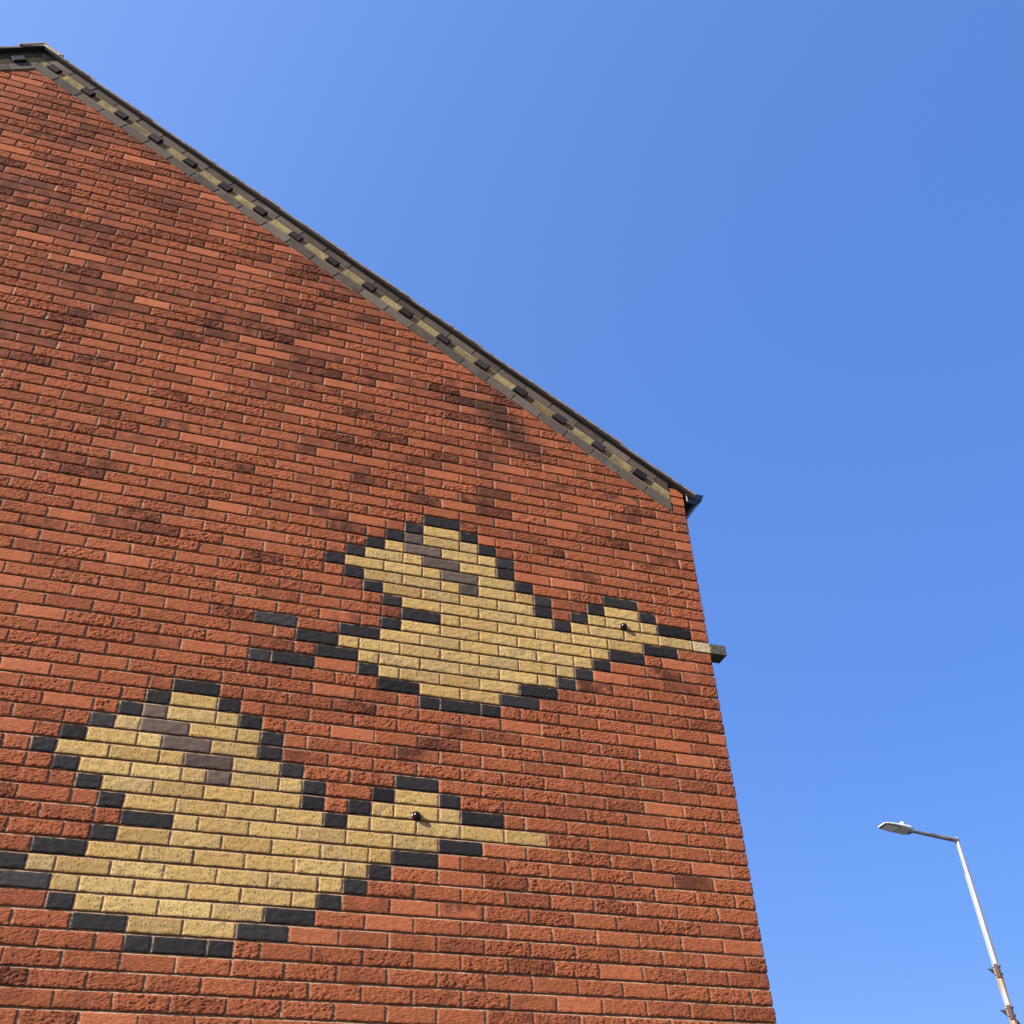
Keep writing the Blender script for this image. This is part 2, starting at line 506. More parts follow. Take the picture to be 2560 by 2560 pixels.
def red_props(c, r):
    b, b2 = batch(c, r)
    up_ = min(1.0, max(0.0, (14-r)/40.0))
    m = max(0.0, 0.7*b+0.5*b2)
    pd = 0.02+0.07*up_+(0.03+0.72*up_)*min(1.2, m)
    u = random.random()
    tone = min(1, max(0, random.gauss(0.52-0.15*up_, 0.10)-0.14*min(1, m)))
    if u < pd:                      # smoky brick
        return ('smooth' if random.random() < .45 else 'rustic'), max(0.1, tone-0.1), random.uniform(0.5, 1.25)
    if u < pd+0.09:                 # smooth, clean
        return 'smooth', min(1, tone+0.13), random.uniform(0, 0.25)
    return 'rustic', tone, random.choice((0, 0, 0.1, 0.25, 0.45))

# ------------------------------------------------------------------ duck pattern
D, Y_, G = 'D', 'Y', 'G'
DUCK = {
 0: [(D, 0, 2)],
 1: [(D, -1, 0), (Y_, 0, 2), (D, 2, 3)],
 2: [(D, -2, -1), (G, -1, 0), (Y_, 0, 2), (Y_, 2, 3), (D, 3, 4)],
 3: [(D, -3, -2), (Y_, -2, -1), (G, -1, 1), (Y_, 1, 3), (Y_, 3, 4), (D, 4, 5)],
 4: [(D, -4, -3), (Y_, -3, -1), (Y_, -1, 0), (G, 0, 2), (Y_, 2, 4), (D, 4, 5)],
 5: [(D, -5, -4), (Y_, -4, -2), (Y_, -2, 0), (Y_, 0, 1), (G, 1, 3), (Y_, 3, 5), (D, 5, 6), (D, 10, 12)],
 6: [(D, -4, -3), (Y_, -3, -1), (Y_, -1, 1), (Y_, 1, 2), (G, 2, 3), (Y_, 3, 5), (Y_, 5, 6), (D, 6, 7), (D, 9, 10), (Y_, 10, 12), (D, 12, 13)],
 7: [(D, -3, -2), (Y_, -2, 0), (Y_, 0, 2), (Y_, 2, 4), (Y_, 4, 6), (D, 6, 7), (D, 8, 9), (Y_, 9, 10), (Y_, 10, 12), (Y_, 12, 13), (D, 13, 15)],
 8: [(D, -2, -1), (Y_, -1, 1), (Y_, 1, 3), (Y_, 3, 5), (Y_, 5, 7), (D, 7, 8), (Y_, 8, 9), (Y_, 9, 11), (Y_, 11, 13), (Y_, 13, 15), (Y_, 15, 17)],
 9: [(D, -1, 1), (Y_, 1, 2), (Y_, 2, 4), (Y_, 4, 6), (Y_, 6, 8), (Y_, 8, 10), (Y_, 10, 12), (D, 12, 14)],
 10: [(D, -2, -1), (Y_, -1, 1), (Y_, 1, 3), (Y_, 3, 5), (Y_, 5, 7), (Y_, 7, 9), (Y_, 9, 10), (D, 10, 12)],
 11: [(D, -8, -6), (D, -4, -2), (Y_, -2, 0), (Y_, 0, 2), (Y_, 2, 4), (Y_, 4, 6), (Y_, 6, 8), (Y_, 8, 9), (D, 9, 10)],
 12: [(D, -6, -4), (Y_, -4, -3), (Y_, -3, -1), (Y_, -1, 1), (Y_, 1, 3), (Y_, 3, 5), (Y_, 5, 7), (Y_, 7, 8), (D, 8, 9)],
 13: [(D, -5, -3), (Y_, -3, -2), (Y_, -2, 0), (Y_, 0, 2), (Y_, 2, 4), (Y_, 4, 6), (Y_, 6, 7), (D, 7, 8)],
 14: [(D, -8, -7), (D, -7, -5), (D, -3, -2), (Y_, -2, -1), (Y_, -1, 1), (Y_, 1, 3), (Y_, 3, 5), (D, 5, 7)],
 15: [(D, -2, 0), (Y_, 0, 2), (Y_, 2, 4), (D, 4, 6)],
 16: [(D, 0, 1), (D, 1, 3), (D, 3, 4)],
}
cells = {}      # row -> list of (kind,c0,c1,duck index)
for di, (dc, dr) in enumerate(((0, 0), (-11, 17))):
    for r, L in DUCK.items():
        for k, a, b in L:
            if di == 0 and r == 8 and a == 15:
                continue        # the corbelled beak brick
            cells.setdefault(r+dr, []).append((k, a+dc, b+dc, di))
cells.setdefault(8, []).append(('X', 15, 16, 0))

# ------------------------------------------------------------------ house
house = empty('brick_house', (RX, 3.0, 0),
              'red brick house gable wall with two buff brick duck pictures and a patterned verge', 'house')
HL = Vector(house.location)
def hpart(o):
    o.parent = house
    o.matrix_parent_inverse = Matrix.Identity(4)
    o.location = Vector(o.location) - HL
    return o
def build_house_part(mb, name, mats):
    # the mesh stays in world coordinates, origin offset so that it lands in place
    return hpart(mb.build(name, mats))

R_GROUND = int(math.ceil(GZ/CH))
red = MB()
motif = [MB(), MB()]
C_LEFT = WX0/HP + 16
BRK = {D: (1, 'dark'), Y_: (0, 'buff'), G: (2, 'grey')}
for r in range(-52, R_GROUND+1):
    z1, z0 = rz(r)-JZ, rz(r+1)+JZ
    zm = 0.5*(z0+z1)
    if z0 < 0: z0 = 0.0
    if z1 <= 0.01: continue
    # fill runs between motif bricks
    occ = sorted(cells.get(r, []), key=lambda t: t[1])
    par = 1 if r % 2 == 0 else 0
    segs = []
    cur = C_LEFT
    for k, a, b, di in occ:
        if a > cur+1e-6: segs.append((cur, a))
        cur = b
    if cur < 16-1e-6: segs.append((cur, 16))
    for a, b in segs:
        j = [a]
        c = math.floor(a)+1
        while c < b:
            if c % 2 == par and c-a > 0.3: j.append(c)
            c += 1
        j.append(b)
        for c0, c1 in zip(j[:-1], j[1:]):
            jx0 = random.gauss(0, 0.0010); jx1 = random.gauss(0, 0.0010)
            x0, x1 = cx(c0)+JX+jx0, cx(c1)-JX+jx1
            if c1 == 16: x1 = random.gauss(-0.0004, 0.0014)
            if abs(c0-C_LEFT) < 1e-6: x0 = WX0
            jz = random.gauss(0, .0006)
            z0_, z1_ = z0+jz, z1+jz
            # keep what shows below the verge band (plus a lap behind it)
            top = zb(0.5*(x0+x1))
            near = min(abs(x0-RX), abs(x1-RX)) if (x0-RX)*(x1-RX) > 0 else 0
            if RZ-SL*near < z0_: continue
            edge = (x1 > -0.001) and r < -5
            if edge: continue
            kind, tone, burn = red_props(0.5*(c0+c1), r)
            lap = 0.20
            if RZ + 0.02 < z0_: continue
            fine = inview(0.5*(x0+x1), zm)
            # clip to the line zb + lap so that nothing passes the roof
            corner_top = max(z1_-zb(x0), z1_-zb(x1))
            if corner_top > lap:
                poly = [(x0, z0_), (x1, z0_), (x1, z1_), (x0, z1_)]
                poly = clip(poly, SL, 1, RZ+SL*RX+0.03)
                poly = clip(poly, -SL, 1, RZ-SL*RX+0.03) if poly else poly
                if len(poly) > 2:
                    red.prism_xz(poly, 0.0, 0.016, ch=0.0015, mat=0, tone=tone, burn=burn, rnd=random.random())
            elif fine:
                fine_brick(red, x0, x1, z0_, z1_, kind, 0, tone, burn)
            else:
                coarse_brick(red, x0, x1, z0_, z1_, 0, tone, burn)
    for k, a, b, di in occ:
        if k == 'X': continue
        x0, x1 = cx(a)+JX+random.gauss(0, .0006), cx(b)-JX+random.gauss(0, .0006)
        m_, kd = BRK[k]
        tone = min(1, max(0, random.gauss(0.47, 0.2)))
        burn = random.choice((0, 0.2, 0.4, 0.7, 1.0)) if k == Y_ else 0.0
        if inview(0.5*(x0+x1), zm, 1.2):
            fine_brick(motif[di], x0, x1, z0, z1, kd, m_, tone, burn)
        else:
            motif[di].prism_xz([(x0, z0), (x1, z0), (x1, z1), (x0, z1)], 0, .016, ch=.002, mat=m_, tone=tone, burn=burn, rnd=random.random())

# brick quoin stack beside the end of the verge band
for i, r in enumerate((-6, -7, -8)):
    x0, x1 = -0.098, 0.0
    z1, z0 = rz(r)-JZ, rz(r+1)+JZ
    poly = [(x0, z0), (x1, z0), (x1, z1), (x0, z1)]
    poly = clip(poly, SL, 1, RZ+SL*RX+0.27)
    if len(poly) > 2:
        if r == -6:
            fine_brick(red, x0, x1, z0, z1, 'rustic', 0, 0.35, 0.4)
        else:
            red.prism_xz(poly, -0.001, 0.016, ch=0.0015, mat=0, tone=0.55, burn=0, rnd=random.random())

# mortar: weather-struck bed joints (deep under the brick above, nearly flush with the brick below)
def mortar_sheet(mb, mat):
    xs = np.arange(WX0+0.004, 0.0, 0.022); xs[-1] = -0.003
    prof_z = []; prof_y = []
    for r in range(R_GROUND, -50, -1):
        zb_, zt = rz(r+1)+JZ, rz(r)-JZ
        prof_z += [zb_+0.0002, zb_+0.0014, zt-0.0016, zt-0.0004]
        prof_y += [0.0135, 0.0042, 0.0042, 0.0040]
    pz = np.array(prof_z); py = np.array(prof_y)
    X, Z = np.meshgrid(xs, pz)
    P = np.repeat(py[:, None], len(xs), 1)
    r_ = np.random.default_rng(5)
    row = np.arange(len(pz))//4
    low = r_.normal(0, 0.0004, (row.max()+1, 1))[row]
    Yv = P+0.0006*samp(H3, X*0.6, Z*7, 0, 0)+0.0004*samp(H3, X*0.15, Z*3, 50, 90)+low
    Yv = np.maximum(Yv, 0.0022)
    Z = Z+0.0007*samp(H4, X*0.4, Z*11, 5, 5)
    V = np.stack([X, Yv, Z], -1).reshape(-1, 3)
    idx = np.arange(X.size).reshape(X.shape)
    q = np.stack([idx[:-1, :-1], idx[:-1, 1:], idx[1:, 1:], idx[1:, :-1]], -1)
    zc = Z[1:, :-1]; xc = X[:-1, :-1]+0.011
    keep = (zc < RZ-SL*np.abs(xc-RX)+0.16) & (Z[:-1, :-1] > 0.0)
    q = q[keep]
    mb.add(V, q, np.full(len(q), 4), mat=mat, tone=0.5, smooth=False)
mortar_sheet(red, 1)
# backing masonry
red.prism_xz([(WX0, 0), (-0.0, 0), (-0.0, zb(0)+0.2), (RX, RZ+0.2), (WX0, zb(WX0)+0.2)], 0.014, 0.10, mat=1)
build_house_part(red, 'gable_wall', [M_RED, M_MORT])

labels = ('upper duck picture of buff bricks outlined in black bricks, its beak a stone past the corner',
          'lower duck picture of buff bricks outlined in black bricks, lying wholly on the wall')
mots = []
for i in (0, 1):
    o = build_house_part(motif[i], 'duck_motif', [M_BUFF, M_DARK, M_GREY])
    o['label'] = labels[i]
    mots.append(o)

# duck eyes: polished steel dome on a short collar, bolted to the wall
def eye_mesh(x, z, name, parent):
    mb = MB()
    seg = 28
    prof = [(0.0240, 0.004), (0.0240, -0.0015), (0.0225, -0.004), (0.0205, -0.0045)]
    for k in range(1, 10):
        a = k/9*math.pi/2
        prof.append((0.0205*math.cos(a), -0.0055-0.022*math.sin(a)))
    V = []; F = []
    for rr, y in prof:
        for s in range(seg):
            t = 2*math.pi*s/seg
            V.append((x+rr*math.cos(t), y, z+rr*math.sin(t)))
    for i in range(len(prof)-1):
        for s in range(seg):
            s2 = (s+1) % seg
            F.append((i*seg+s, i*seg+s2, (i+1)*seg+s2, (i+1)*seg+s))
    mb.faces(V, F, smooth=True)
    o = mb.build(name, [M_STEEL], parent)
    o.matrix_parent_inverse = Matrix.Identity(4)
    o.location = (0, 0, 0)
    return o
def world_sub(o, parent):
    o.parent = parent
    o.matrix_parent_inverse = Matrix.Identity(4)
    o.location = (0, 0, 0)
for i, (x, z) in enumerate(((-0.563, GZ-0.590), (-1.801, GZ-1.890))):
    eye_mesh(x, z, 'eye', mots[i])
# stone beak corbelled past the corner
mb = MB()
x0, x1 = cx(15)+JX, cx(17)-0.004
z1, z0 = rz(8)-JZ, rz(9)+JZ
nX = 40; nZ = 14
def rough_box(mb, x0, x1, y0, y1, z0, z1, amp, mat, res=0.006):
    def face(o, u, v, nrm, lu, lv):
        nu = max(2, int(lu/res)); nv = max(2, int(lv/res))
        a, b = np.meshgrid(np.linspace(0, lu, nu), np.linspace(0, lv, nv))
        P = np.array(o)[None, None]+a[..., None]*np.array(u)+b[..., None]*np.array(v)
        ed = np.minimum(np.minimum(a, lu-a), np.minimum(b, lv-b))
        h = samp(RUST, a, b, random.uniform(0, N), random.uniform(0, N))*amp*np.minimum(1, ed/0.006)
        P = P+h[..., None]*np.array(nrm)
        idx = np.arange(a.size).reshape(a.shape)
        q = np.stack([idx[:-1, :-1], idx[:-1, 1:], idx[1:, 1:], idx[1:, :-1]], -1).reshape(-1, 4)
        mb.add(P.reshape(-1, 3), q, np.full(len(q), 4), mat=mat, tone=.5, burn=.6, rnd=.3, smooth=True)
    lx, ly, lz = x1-x0, y1-y0, z1-z0
    face((x0, y0, z0), (1, 0, 0), (0, 0, 1), (0, -1, 0), lx, lz)
    face((x1, y0, z0), (0, 1, 0), (0, 0, 1), (1, 0, 0), ly, lz)
    face((x0, y1, z0), (1, 0, 0), (0, -1, 0), (0, 0, -1), lx, ly)
    face((x0, y0, z1), (1, 0, 0), (0, 1, 0), (0, 0, 1), lx, ly)
    face((x1, y1, z0), (-1, 0, 0), (0, 0, 1), (0, 1, 0), lx, lz)
    face((x0, y1, z0), (0, -1, 0), (0, 0, 1), (-1, 0, 0), ly, lz)
def beak_mat():
    m = M_STONE.copy(); m.name = 'half_buff_half_mossy_beak'
    n = m.node_tree; b = n.nodes['Principled BSDF']
    src = b.inputs['Base Color'].links[0].from_socket
    co = objco(n); sx = nd(n, 'ShaderNodeSeparateXYZ'); n.links.new(co, sx.inputs[0])
    nn = noise(n, co, 60, 4.0)
    f = ramp(n, mth(n, 'ADD', sx.outputs[0], mth(n, 'MULTIPLY', nn, 0.03)), 0.008, 0.022)
    sp = noise(n, co, 110, 4.0, 0.7)
    buff = mixc(n, ramp(n, sp, 0.5, 0.7), (0.30, 0.24, 0.125), (0.13, 0.11, 0.065))
    n.links.new(mixc(n, f, buff, src), b.inputs['Base Color'])
    return m
rough_box(mb, x0, x1, -0.0015, 0.0985, z0, z1, 0.0009, 0)
o = mb.build('beak', [beak_mat()])
world_sub(o, mots[0])
o['label'] = 'weathered beak block standing out past the corner of the wall'

# ------------------------------------------------------------------ verge band
TH = math.atan(SL); CT, ST = math.cos(TH), math.sin(TH)
def rake(side, s, n_):
    """side +1 right slope, -1 left; s distance down the slope, n_ perpendicular up"""
    return (RX+side*(s*CT+n_*ST), RZ-s*ST+n_*CT)
ROW = [0.0, 0.085, 0.147, 0.222]
XEND = -0.103
def band(side):
    mb = MB(); dent = []
    g = 0.0042
    def clipside(p):
        p = clip(p, -side, 0, -side*(RX+side*0.0004)) if True else p
        if len(p) < 3: return p
        xe = XEND if side > 0 else WX0-XEND
        return clip(p, side, 0, side*xe)
    def brick(s0, s1, n0, n1, y, mat, tone, burn, target=None, ch=0.0016, back=0.016):
        p = [rake(side, s0+g, n0+g), rake(side, s1-g, n0+g), rake(side, s1-g, n1-g), rake(side, s0+g, n1-g)]
        p = clipside(p)
        if len(p) < 3: return
        a = np.array(p)
        ar = abs(0.5*np.sum(a[:, 0]*np.roll(a[:, 1], -1)-np.roll(a[:, 0], -1)*a[:, 1]))
        if ar < 2e-4: return
        (target or mb).prism_xz(p, y, back, ch=ch, mat=mat, tone=tone, burn=burn, rnd=random.random())
    Lmax = 6.1
    yb = -0.006
    # bottom and top grey stretchers
    for row, ph in ((0, -0.272), (2, -0.186)):
        s = ((ph - RX)/CT) % 0.2208
        e0 = -0.2208+s
        while e0 < Lmax:
            j = random.gauss(0, 0.0012)
            off = (ROW[row+1]+ROW[row])*0.5*ST/CT
            brick(e0+j-off, e0+0.2208+j-off, ROW[row], ROW[row+1], yb+random.gauss(0, .0006), 0,
                  min(1, max(0, random.gauss(0.5, 0.22))), random.choice((0, 0, .3, .7)))
            e0 += 0.2208
    # middle course: dark projecting header, buff stretcher
    p = 0.2744/CT
    mid = (ROW[1]+ROW[2])/2
    sr = (-0.262-0.0105-RX)/CT - mid*ST/CT - 0.0   # right end of the last dentil
    sr0 = sr % p
    k = sr0-p
    while k < Lmax:
        jk = random.gauss(0, 0.003)
        a, b = k-0.100+jk, k+jk
        tone = min(1, max(0, random.gauss(0.5, 0.2)))
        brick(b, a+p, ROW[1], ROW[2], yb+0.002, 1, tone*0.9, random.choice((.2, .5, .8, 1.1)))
        dm = MB()
        brick(a, b, ROW[1]-0.001+random.gauss(0, .0012), ROW[2]+random.gauss(0, .0012), -0.024+random.gauss(0, .0025), 0, min(1, max(0, random.gauss(0.5, .3))), 0.0, target=dm, ch=0.003, back=0.014)
        if dm.n: dent.append(dm)
        k += p
    # mortar ground of the band and fillet along its lower edge
    mb.prism_xz(clipside([rake(side, -0.3, 0.0), rake(side, Lmax, 0.0), rake(side, Lmax, 0.235), rake(side, -0.3, 0.235)]), 0.0005, 0.013, mat=2, tone=.5)
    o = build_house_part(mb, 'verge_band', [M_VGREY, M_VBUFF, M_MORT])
    o['label'] = 'right-hand sloping band of grey and buff bricks' if side > 0 else 'left-hand sloping band of grey and buff bricks in the roof shade'
    for dm in dent:
        d = dm.build('dentil', [M_DARK])
        world_sub(d, o)
    return o
band(1); band(-1)

# ------------------------------------------------------------------ roof
YF, YR = -0.040, 9.0
NU = 0.214                          # underside of the verge above the band line, perpendicular
def slope(side):
    mb = MB()
    gauge = 0.6007; t = 0.0150
    YF = -0.046 if side > 0 else -0.050
    # undercloak board: flat bed between wall and slabs, blackened to paint in the verge shade
    pts = [rake(side, -0.30, NU-0.007), rake(side, 5.70, NU-0.007), rake(side, 5.70, NU), rake(side, -0.30, NU)]
    pts = clip(pts, -side, 0, -side*RX)
    mb.prism_xz(pts, YF+0.003, YR, mat=1)
    s_end = 5.740
    s = s_end-gauge*10-0.0
    k = 0
    while s < s_end-0.05:
        s0, s1 = s, s+gauge+0.012
        # each slab course is tilted so its lower edge laps the next
        n0, n1 = NU+0.0005, NU+0.0105
        yj = YF+random.uniform(-0.007, 0.005)
        seg = 12 if side > 0 else 6
        for q in range(seg):
            a, b = s0+(s1-s0)*q/seg, s0+(s1-s0)*(q+1)/seg
            na, nb = n0+(n1-n0)*q/seg, n0+(n1-n0)*(q+1)/seg
            P = [rake(side, a, na), rake(side, b, nb), rake(side, b, nb+t), rake(side, a, na+t)]
            P = clip(P, -side, 0, -side*RX)
            if len(P) > 2:
                mb.prism_xz(P, yj+random.uniform(-0.0015, .0015), YR+random.uniform(-.002, .002), mat=0)
        s += gauge
    o = build_house_part(mb, 'roof_slope', [M_TILE, M_UNDER])
    return o
slope(1); slope(-1)

# ridge tiles: angled caps along the ridge, mortar shows in the open end
def ridge_tile(i, y0, y1):
    mb = MB()
    t = 0.014
    top = NU+0.0005+0.020
    Lg = (0.150-top*ST)/CT
    def leg(side):
        return [rake(side, 0.0, top), rake(side, Lg, top-0.002), rake(side, Lg, top+t), rake(side, 0.0, top+t)]
    for side in (1, -1):
        P = clip(leg(side)[:], -side, 0, -side*RX)
        a = [rake(side, -0.2, top), rake(side, Lg, top-0.002), rake(side, Lg, top+t), rake(side, -0.2, top+t)]
        P = clip(a, -side, 0, -side*RX)
        mb.prism_xz(P, y0, y1, ch=0.002, mat=0)
        a = [rake(side, -0.2, top-0.020), rake(side, Lg-0.02, top-0.012), rake(side, Lg-0.02, top-0.002), rake(side, -0.2, top-0.0005)]
        P = clip(a, -side, 0, -side*RX)
        mb.prism_xz(P, y0+0.005, y1-0.004, mat=1)
    return build_house_part(mb, 'ridge_tile', [M_RIDGE, M_PALEM])
y = -0.058
for i in range(20):
    ridge_tile(i, y, y+0.450); y += 0.455

# side, rear and far walls
def plain_wall(name, axis, pos, a0, a1, top, out):
    """brick wall facing +-x; coarse bricks"""
    mb = MB()
    n = int((a1-a0)/HP)
    for r in range(int(math.floor((GZ-top)/CH)), R_GROUND+1):
        z1, z0 = rz(r)-JZ, max(0, rz(r+1)+JZ)
        if z1 > top or z1 <= 0.01: continue
        st = 0 if r % 2 == 0 else 1       # header returns alternate with the gable
        edges = [a0]
        c = a0+HP*(2 if st == 0 else 1)
        while c < a1-0.05:
            edges.append(c); c += 2*HP
        edges.append(a1)
        for i_, (e0, e1) in enumerate(zip(edges[:-1], edges[1:])):
            e0_ = e0+(JX if i_ else 0.0); e1_ = e1-JX
            yo = random.gauss(-0.0006, .0013)
            v = [(pos+out*yo, e0_, z0), (pos+out*yo, e1_, z0), (pos+out*yo, e1_, z1), (pos+out*yo, e0_, z1)]
            vb = [(pos-out*0.014, yy, zz) for _, yy, zz in v]
            f = [(0, 1, 2, 3), (0, 4, 5, 1), (1, 5, 6, 2), (2, 6, 7, 3), (3, 7, 4, 0)]
            mb.faces(v+vb, f, mat=0, tone=min(1, max(0, random.gauss(.5, .15))), burn=random.choice((0, 0, .3, .8)), rnd=random.random())
    x0, x1 = sorted((pos-out*0.0045, pos-out*0.22))
    mb.box(x0, x1, a0+0.012, a1, 0, top, mat=1)
    build_house_part(mb, name, [M_RED, M_MORT])
HT = zb(0)+0.20
plain_wall('front_wall', 'x', 0.0, 0.003, 8.9, HT, 1)
plain_wall('rear_wall', 'x', WX0, 0.003, 8.9, HT, -1)
mb = MB()
mb.prism_xz([(WX0+0.01, 0), (-0.01, 0), (-0.01, zb(0)+0.2), (RX, RZ+0.2), (WX0+0.01, zb(WX0)+0.2)], 8.8, 8.95, mat=0, tone=.5, burn=.1, rnd=.2)
build_house_part(mb, 'party_wall', [M_RED])

# fascia and gutter along the front eaves
mb = MB()
mb.box(0.002, 0.020, 0.035, 8.95, GZ+0.455, GZ+0.585)
build_house_part(mb, 'fascia_board', [M_UNDER])
def gutter():
    mb = MB()
    prof = []
    pts = [(0.022, 0.588), (0.022, 0.512), (0.030, 0.500), (0.060, 0.494), (0.088, 0.500), (0.108, 0.512), (0.124, 0.528),
           (0.134, 0.545), (0.140, 0.562), (0.146, 0.578), (0.156, 0.590)]
    inner = [(x-0.003 if x > 0.03 else x+0.003, z+0.003) for x, z in pts]
    inner[-1] = (0.149, 0.592); inner[0] = (0.026, 0.589)
    loop = [(x, z+GZ) for x, z in pts]+[(x, z+GZ) for x, z in reversed(inner)]
    V = [(x, yy, z) for yy in (0.004, 8.95) for x, z in loop]
    n = len(loop)
    F = [(i, i+n, (i+1) % n+n, (i+1) % n) for i in range(n)]
    mb.faces(V, F, smooth=False)
    g = build_house_part(mb, 'gutter', [M_PLAST])
    # stop end: face plate with a raised rim
    me = MB()
    rim = [(x*1.0+0.0, z+GZ) for x, z in pts]
    ext = inset(np.array(rim[::1]), -0.0035)
    full = [(x, z) for x, z in rim]
    me.prism_xz([(0.019, GZ+0.590)]+[(x+(0.003 if x > 0.05 else -0.002), z-0.003) for x, z in rim[1:-1]]+[(0.161, GZ+0.590)], -0.012, 0.030, ch=0.004)
    # concave dished front
    o = me.build('stop_end', [M_PLAST]); world_sub(o, g)
    mt = MB()
    arc = [(0.030, 0.580), (0.036, 0.562), (0.048, 0.546), (0.066, 0.534), (0.088, 0.528), (0.110, 0.530), (0.128, 0.536), (0.140, 0.545)]
    V = []; F = []
    for (x, z) in arc:
        for dx_, dy_ in ((0, -0.010), (-0.0012, -0.0165), (0.0012, -0.0165), (0.0035, -0.010)):
            V.append((x+dx_, dy_, GZ+z+dx_))
    for i in range(len(arc)-1):
        for k in range(3):
            F.append((i*4+k, i*4+k+1, (i+1)*4+k+1, (i+1)*4+k))
    mt.faces(V, F, smooth=True)
    o = mt.build('stop_end_rib', [M_PLAST]); world_sub(o, g)
gutter()

# ------------------------------------------------------------------ street lamp
LX, LY = 9.329, 8.694
lamp = empty('street_lamp', (LX, LY, 0), 'tall pale street lamp on a rust streaked pole beyond the house corner', 'street lamp')
def ring_tube(sections, seg=8, rot=math.pi/8, mat=0, smooth=False, caps=True):
    """sections: list of (centre, radius, u, v)"""
    mb = MB(); V = []; F = []
    for c, r, u, v in sections:
        for s in range(seg):
            t = 2*math.pi*s/seg+rot
            V.append(tuple(np.array(c)+r*math.cos(t)*np.array(u)+r*math.sin(t)*np.array(v)))
    k = len(sections)
    for i in range(k-1):
        for s in range(seg):
            s2 = (s+1) % seg
            F.append((i*seg+s, i*seg+s2, (i+1)*seg+s2, (i+1)*seg+s))
    if caps:
        F.append(tuple(reversed(range(seg)))); F.append(tuple(range((k-1)*seg, k*seg)))
    mb.faces(V, F, mat=mat, smooth=smooth)
    return mb
ux, uy, uz = (1, 0, 0), (0, 1, 0), (0, 0, 1)
zs = [(0, .085), (1.6, .085), (1.62, .060), (POLE_H-2.7, .0535), (POLE_H-0.60, .0525), (POLE_H-0.56, .041), (POLE_H-0.10, .037), (POLE_H, .034)]
pole = ring_tube([((0, 0, z), r, ux, uy) for z, r in zs], rot=math.radians(90-157.5))
pole.build('pole', [M_POLE], lamp)
TI = math.radians(5.0)
ad = np.array([-math.cos(TI), 0, math.sin(TI)]); an = np.array([math.sin(TI), 0, math.cos(TI)])
A0 = np.array([0.02, 0, POLE_H-0.045]); A1 = A0+ad*0.87
arm = ring_tube([(A0-ad*0.0, .043, uy, an), (A0+ad*0.87, .026, uy, an)], rot=0.0)
arm.build('arm', [M_ARM], lamp)
col = ring_tube([(A0+ad*0.86, .034, uy, an), (A0+ad*0.93, .034, uy, an)], seg=12, smooth=False)
# lantern body: flat casting, curved plan, thicker towards the arm
def lantern():
    mb = MB()
    L = 0.56
    st = [(0.00, .055, .050, .034), (0.03, .085, .058, .040), (0.10, .128, .060, .045), (0.22, .140, .052, .040), (0.34, .142, .044, .030),
          (0.46, .135, .036, .022), (0.53, .110, .026, .014), (0.56, .080, .016, .008)]
    st = [(0.00, .058, .040, .030), (0.035, .095, .044, .034), (0.09, .126, .044, .034), (0.20, .134, .038, .028), (0.27, .135, .034, .018),
          (0.42, .132, .028, .014), (0.52, .118, .020, .010), (0.56, .098, .010, .005)]
    V = []; F = []
    base = A1
    for t, hw, hu, hd in st:
        c = base+ad*t
        ring = [(-hw, -hd*0.2), (-hw, hu*0.35), (-hw*0.86, hu*0.8), (-hw*0.4, hu), (hw*0.4, hu), (hw*0.86, hu*0.8), (hw, hu*0.35), (hw, -hd*0.2), (hw*0.88, -hd), (-hw*0.88, -hd)]
        for a, b in ring:
            V.append(tuple(c+np.array(uy)*a+an*b))
    m = 10
    mats = []
    for i in range(len(st)-1):
        for s in range(m):
            s2 = (s+1) % m
            F.append((i*m+s, i*m+s2, (i+1)*m+s2, (i+1)*m+s)); mats.append(1 if s in (8, 7, 9) else 0)
    F.append(tuple(reversed(range(m)))); mats.append(0)
    F.append(tuple(range((len(st)-1)*m, len(st)*m))); mats.append(0)
    for f_, mm in zip(F, mats):
        pass
    mb.faces(V, F, smooth=False)
    mb.mat = [np.array(mats)]
    lo = mb.build('lantern', [M_LAMPW, M_LAMPU], lamp)
    # gasket frame and glass under the outer half
    def plate(t0, t1, w0, w1, d0, d1, th, name, mat):
        p = MB()
        P = [base+ad*t0+np.array(uy)*-w0-an*d0, base+ad*t1+np.array(uy)*-w1-an*d1, base+ad*t1+np.array(uy)*w1-an*d1, base+ad*t0+np.array(uy)*w0-an*d0]
        Q = [q_-an*th for q_ in P]
        p.faces([tuple(x) for x in P+Q], [(0, 1, 2, 3), (7, 6, 5, 4), (0, 4, 5, 1), (1, 5, 6, 2), (2, 6, 7, 3), (3, 7, 4, 0)])
        o = p.build(name, [mat], lo)
        return o
    plate(0.275, 0.535, 0.122, 0.102, 0.017, 0.004, 0.012, 'gasket', M_DGREY)
    plate(0.293, 0.520, 0.106, 0.090, 0.0285, 0.0160, 0.004, 'lens', M_LENS)
    c = base+ad*0.16+an*0.036
    pc = ring_tube([(c, .036, ux, uy), (c+an*0.070, .036, ux, uy), (c+an*0.085, .026, ux, uy)], seg=16, smooth=False)
    pc.build('photocell', [M_LAMPW], lo)
    lt = MB()
    cc = base+ad*0.05-an*0.046
    lt.box(cc[0]-0.012, cc[0]+0.012, -0.035, 0.035, cc[2]-0.008, cc[2]+0.004)
    lt.build('latch', [M_DGREY], lo)
    sp = col
    sp.build('spigot', [M_DGREY], lo)
lantern()
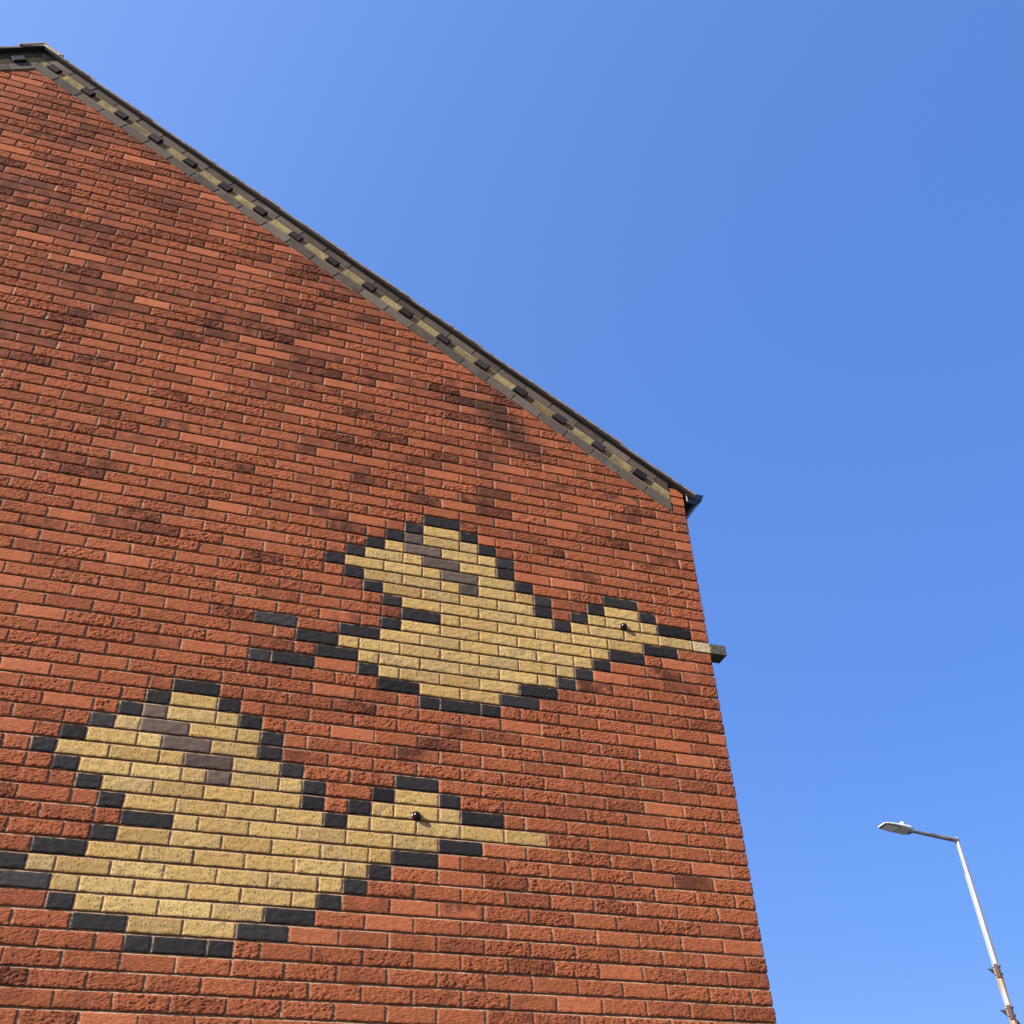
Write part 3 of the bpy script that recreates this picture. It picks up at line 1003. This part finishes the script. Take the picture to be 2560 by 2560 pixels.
# banner brackets strapped to the pole
def bracket(z0, rusty=True):
    mb = MB()
    # rusty channel plate on the near-left face
    ca, sa = math.cos(math.radians(222)), math.sin(math.radians(222))
    n_ = np.array([ca, sa, 0]); t_ = np.array([-sa, ca, 0])
    def bx(m, c, du, dv, dz, nu, tv):
        V = []
        for a in (-1, 1):
            for b in (-1, 1):
                for q in (-1, 1):
                    V.append(tuple(np.array(c)+a*du*nu+b*dv*tv+np.array([0, 0, q*dz])))
        m.faces(V, [(0, 1, 3, 2), (4, 6, 7, 5), (0, 4, 5, 1), (2, 3, 7, 6), (0, 2, 6, 4), (1, 5, 7, 3)])
    bx(mb, n_*0.062+np.array([0, 0, z0-0.04]), 0.007, 0.026, 0.095, n_, t_)
    br = mb.build('bracket', [M_RUST], lamp)
    f = MB()     # triangular gusset that once held a sign arm
    d = np.array([-0.903, 0.43, 0.0])
    w_ = np.array([-d[1], d[0], 0])*0.0035
    a = d*0.055; 
    P = [a+np.array([0, 0, z0+0.00]), a+d*0.085+np.array([0, 0, z0+0.012]), a+np.array([0, 0, z0-0.085])]
    V = [tuple(p_+w_) for p_ in P]+[tuple(p_-w_) for p_ in P]
    f.faces(V, [(0, 1, 2), (5, 4, 3), (0, 3, 4, 1), (1, 4, 5, 2), (2, 5, 3, 0)])
    f.build('gusset', [M_BLACK], br)
    for dz in (0.030, -0.080):
        r = ring_tube([((0, 0, z0+dz-0.009), .0645, ux, uy), ((0, 0, z0+dz+0.009), .0645, ux, uy)], seg=16, smooth=False)
        r.build('strap', [M_ARM], br)
for z0 in (POLE_H-2.035, POLE_H-2.615):
    bracket(z0)
f = MB()
P = [np.array([0.05, -0.02, POLE_H-2.74]), np.array([0.17, -0.03, POLE_H-2.94]), np.array([0.05, -0.02, POLE_H-2.96])]
V = [tuple(p_+np.array([0, .004, 0])) for p_ in P]+[tuple(p_-np.array([0, .004, 0])) for p_ in P]
f.faces(V, [(0, 1, 2), (5, 4, 3), (0, 3, 4, 1), (1, 4, 5, 2), (2, 5, 3, 0)])
f.build('side_gusset', [M_BLACK], lamp)

# ------------------------------------------------------------------ ground
def sheet(name, x0, x1, y0, y1, z, mat, th=None):
    mb = MB()
    if th is None:
        mb.faces([(x0, y0, z), (x1, y0, z), (x1, y1, z), (x0, y1, z)], [(0, 1, 2, 3)])
    else:
        mb.box(x0, x1, y0, y1, z-th, z)
    o = mb.build(name, [mat])
    o['kind'] = 'structure'
    return o
sheet('ground', -800, 800, -800, 800, -0.12, M_ASPH)
sheet('pavement', -16, 10.4, -9.0, 22.0, -0.004, M_PAVE, 0.12)
sheet('kerb', 10.4, 10.55, -9.0, 22.0, 0.0, M_KERB, 0.124)
sheet('road_marking', 14.0, 14.1, -60, 60, -0.112, M_PAINT)
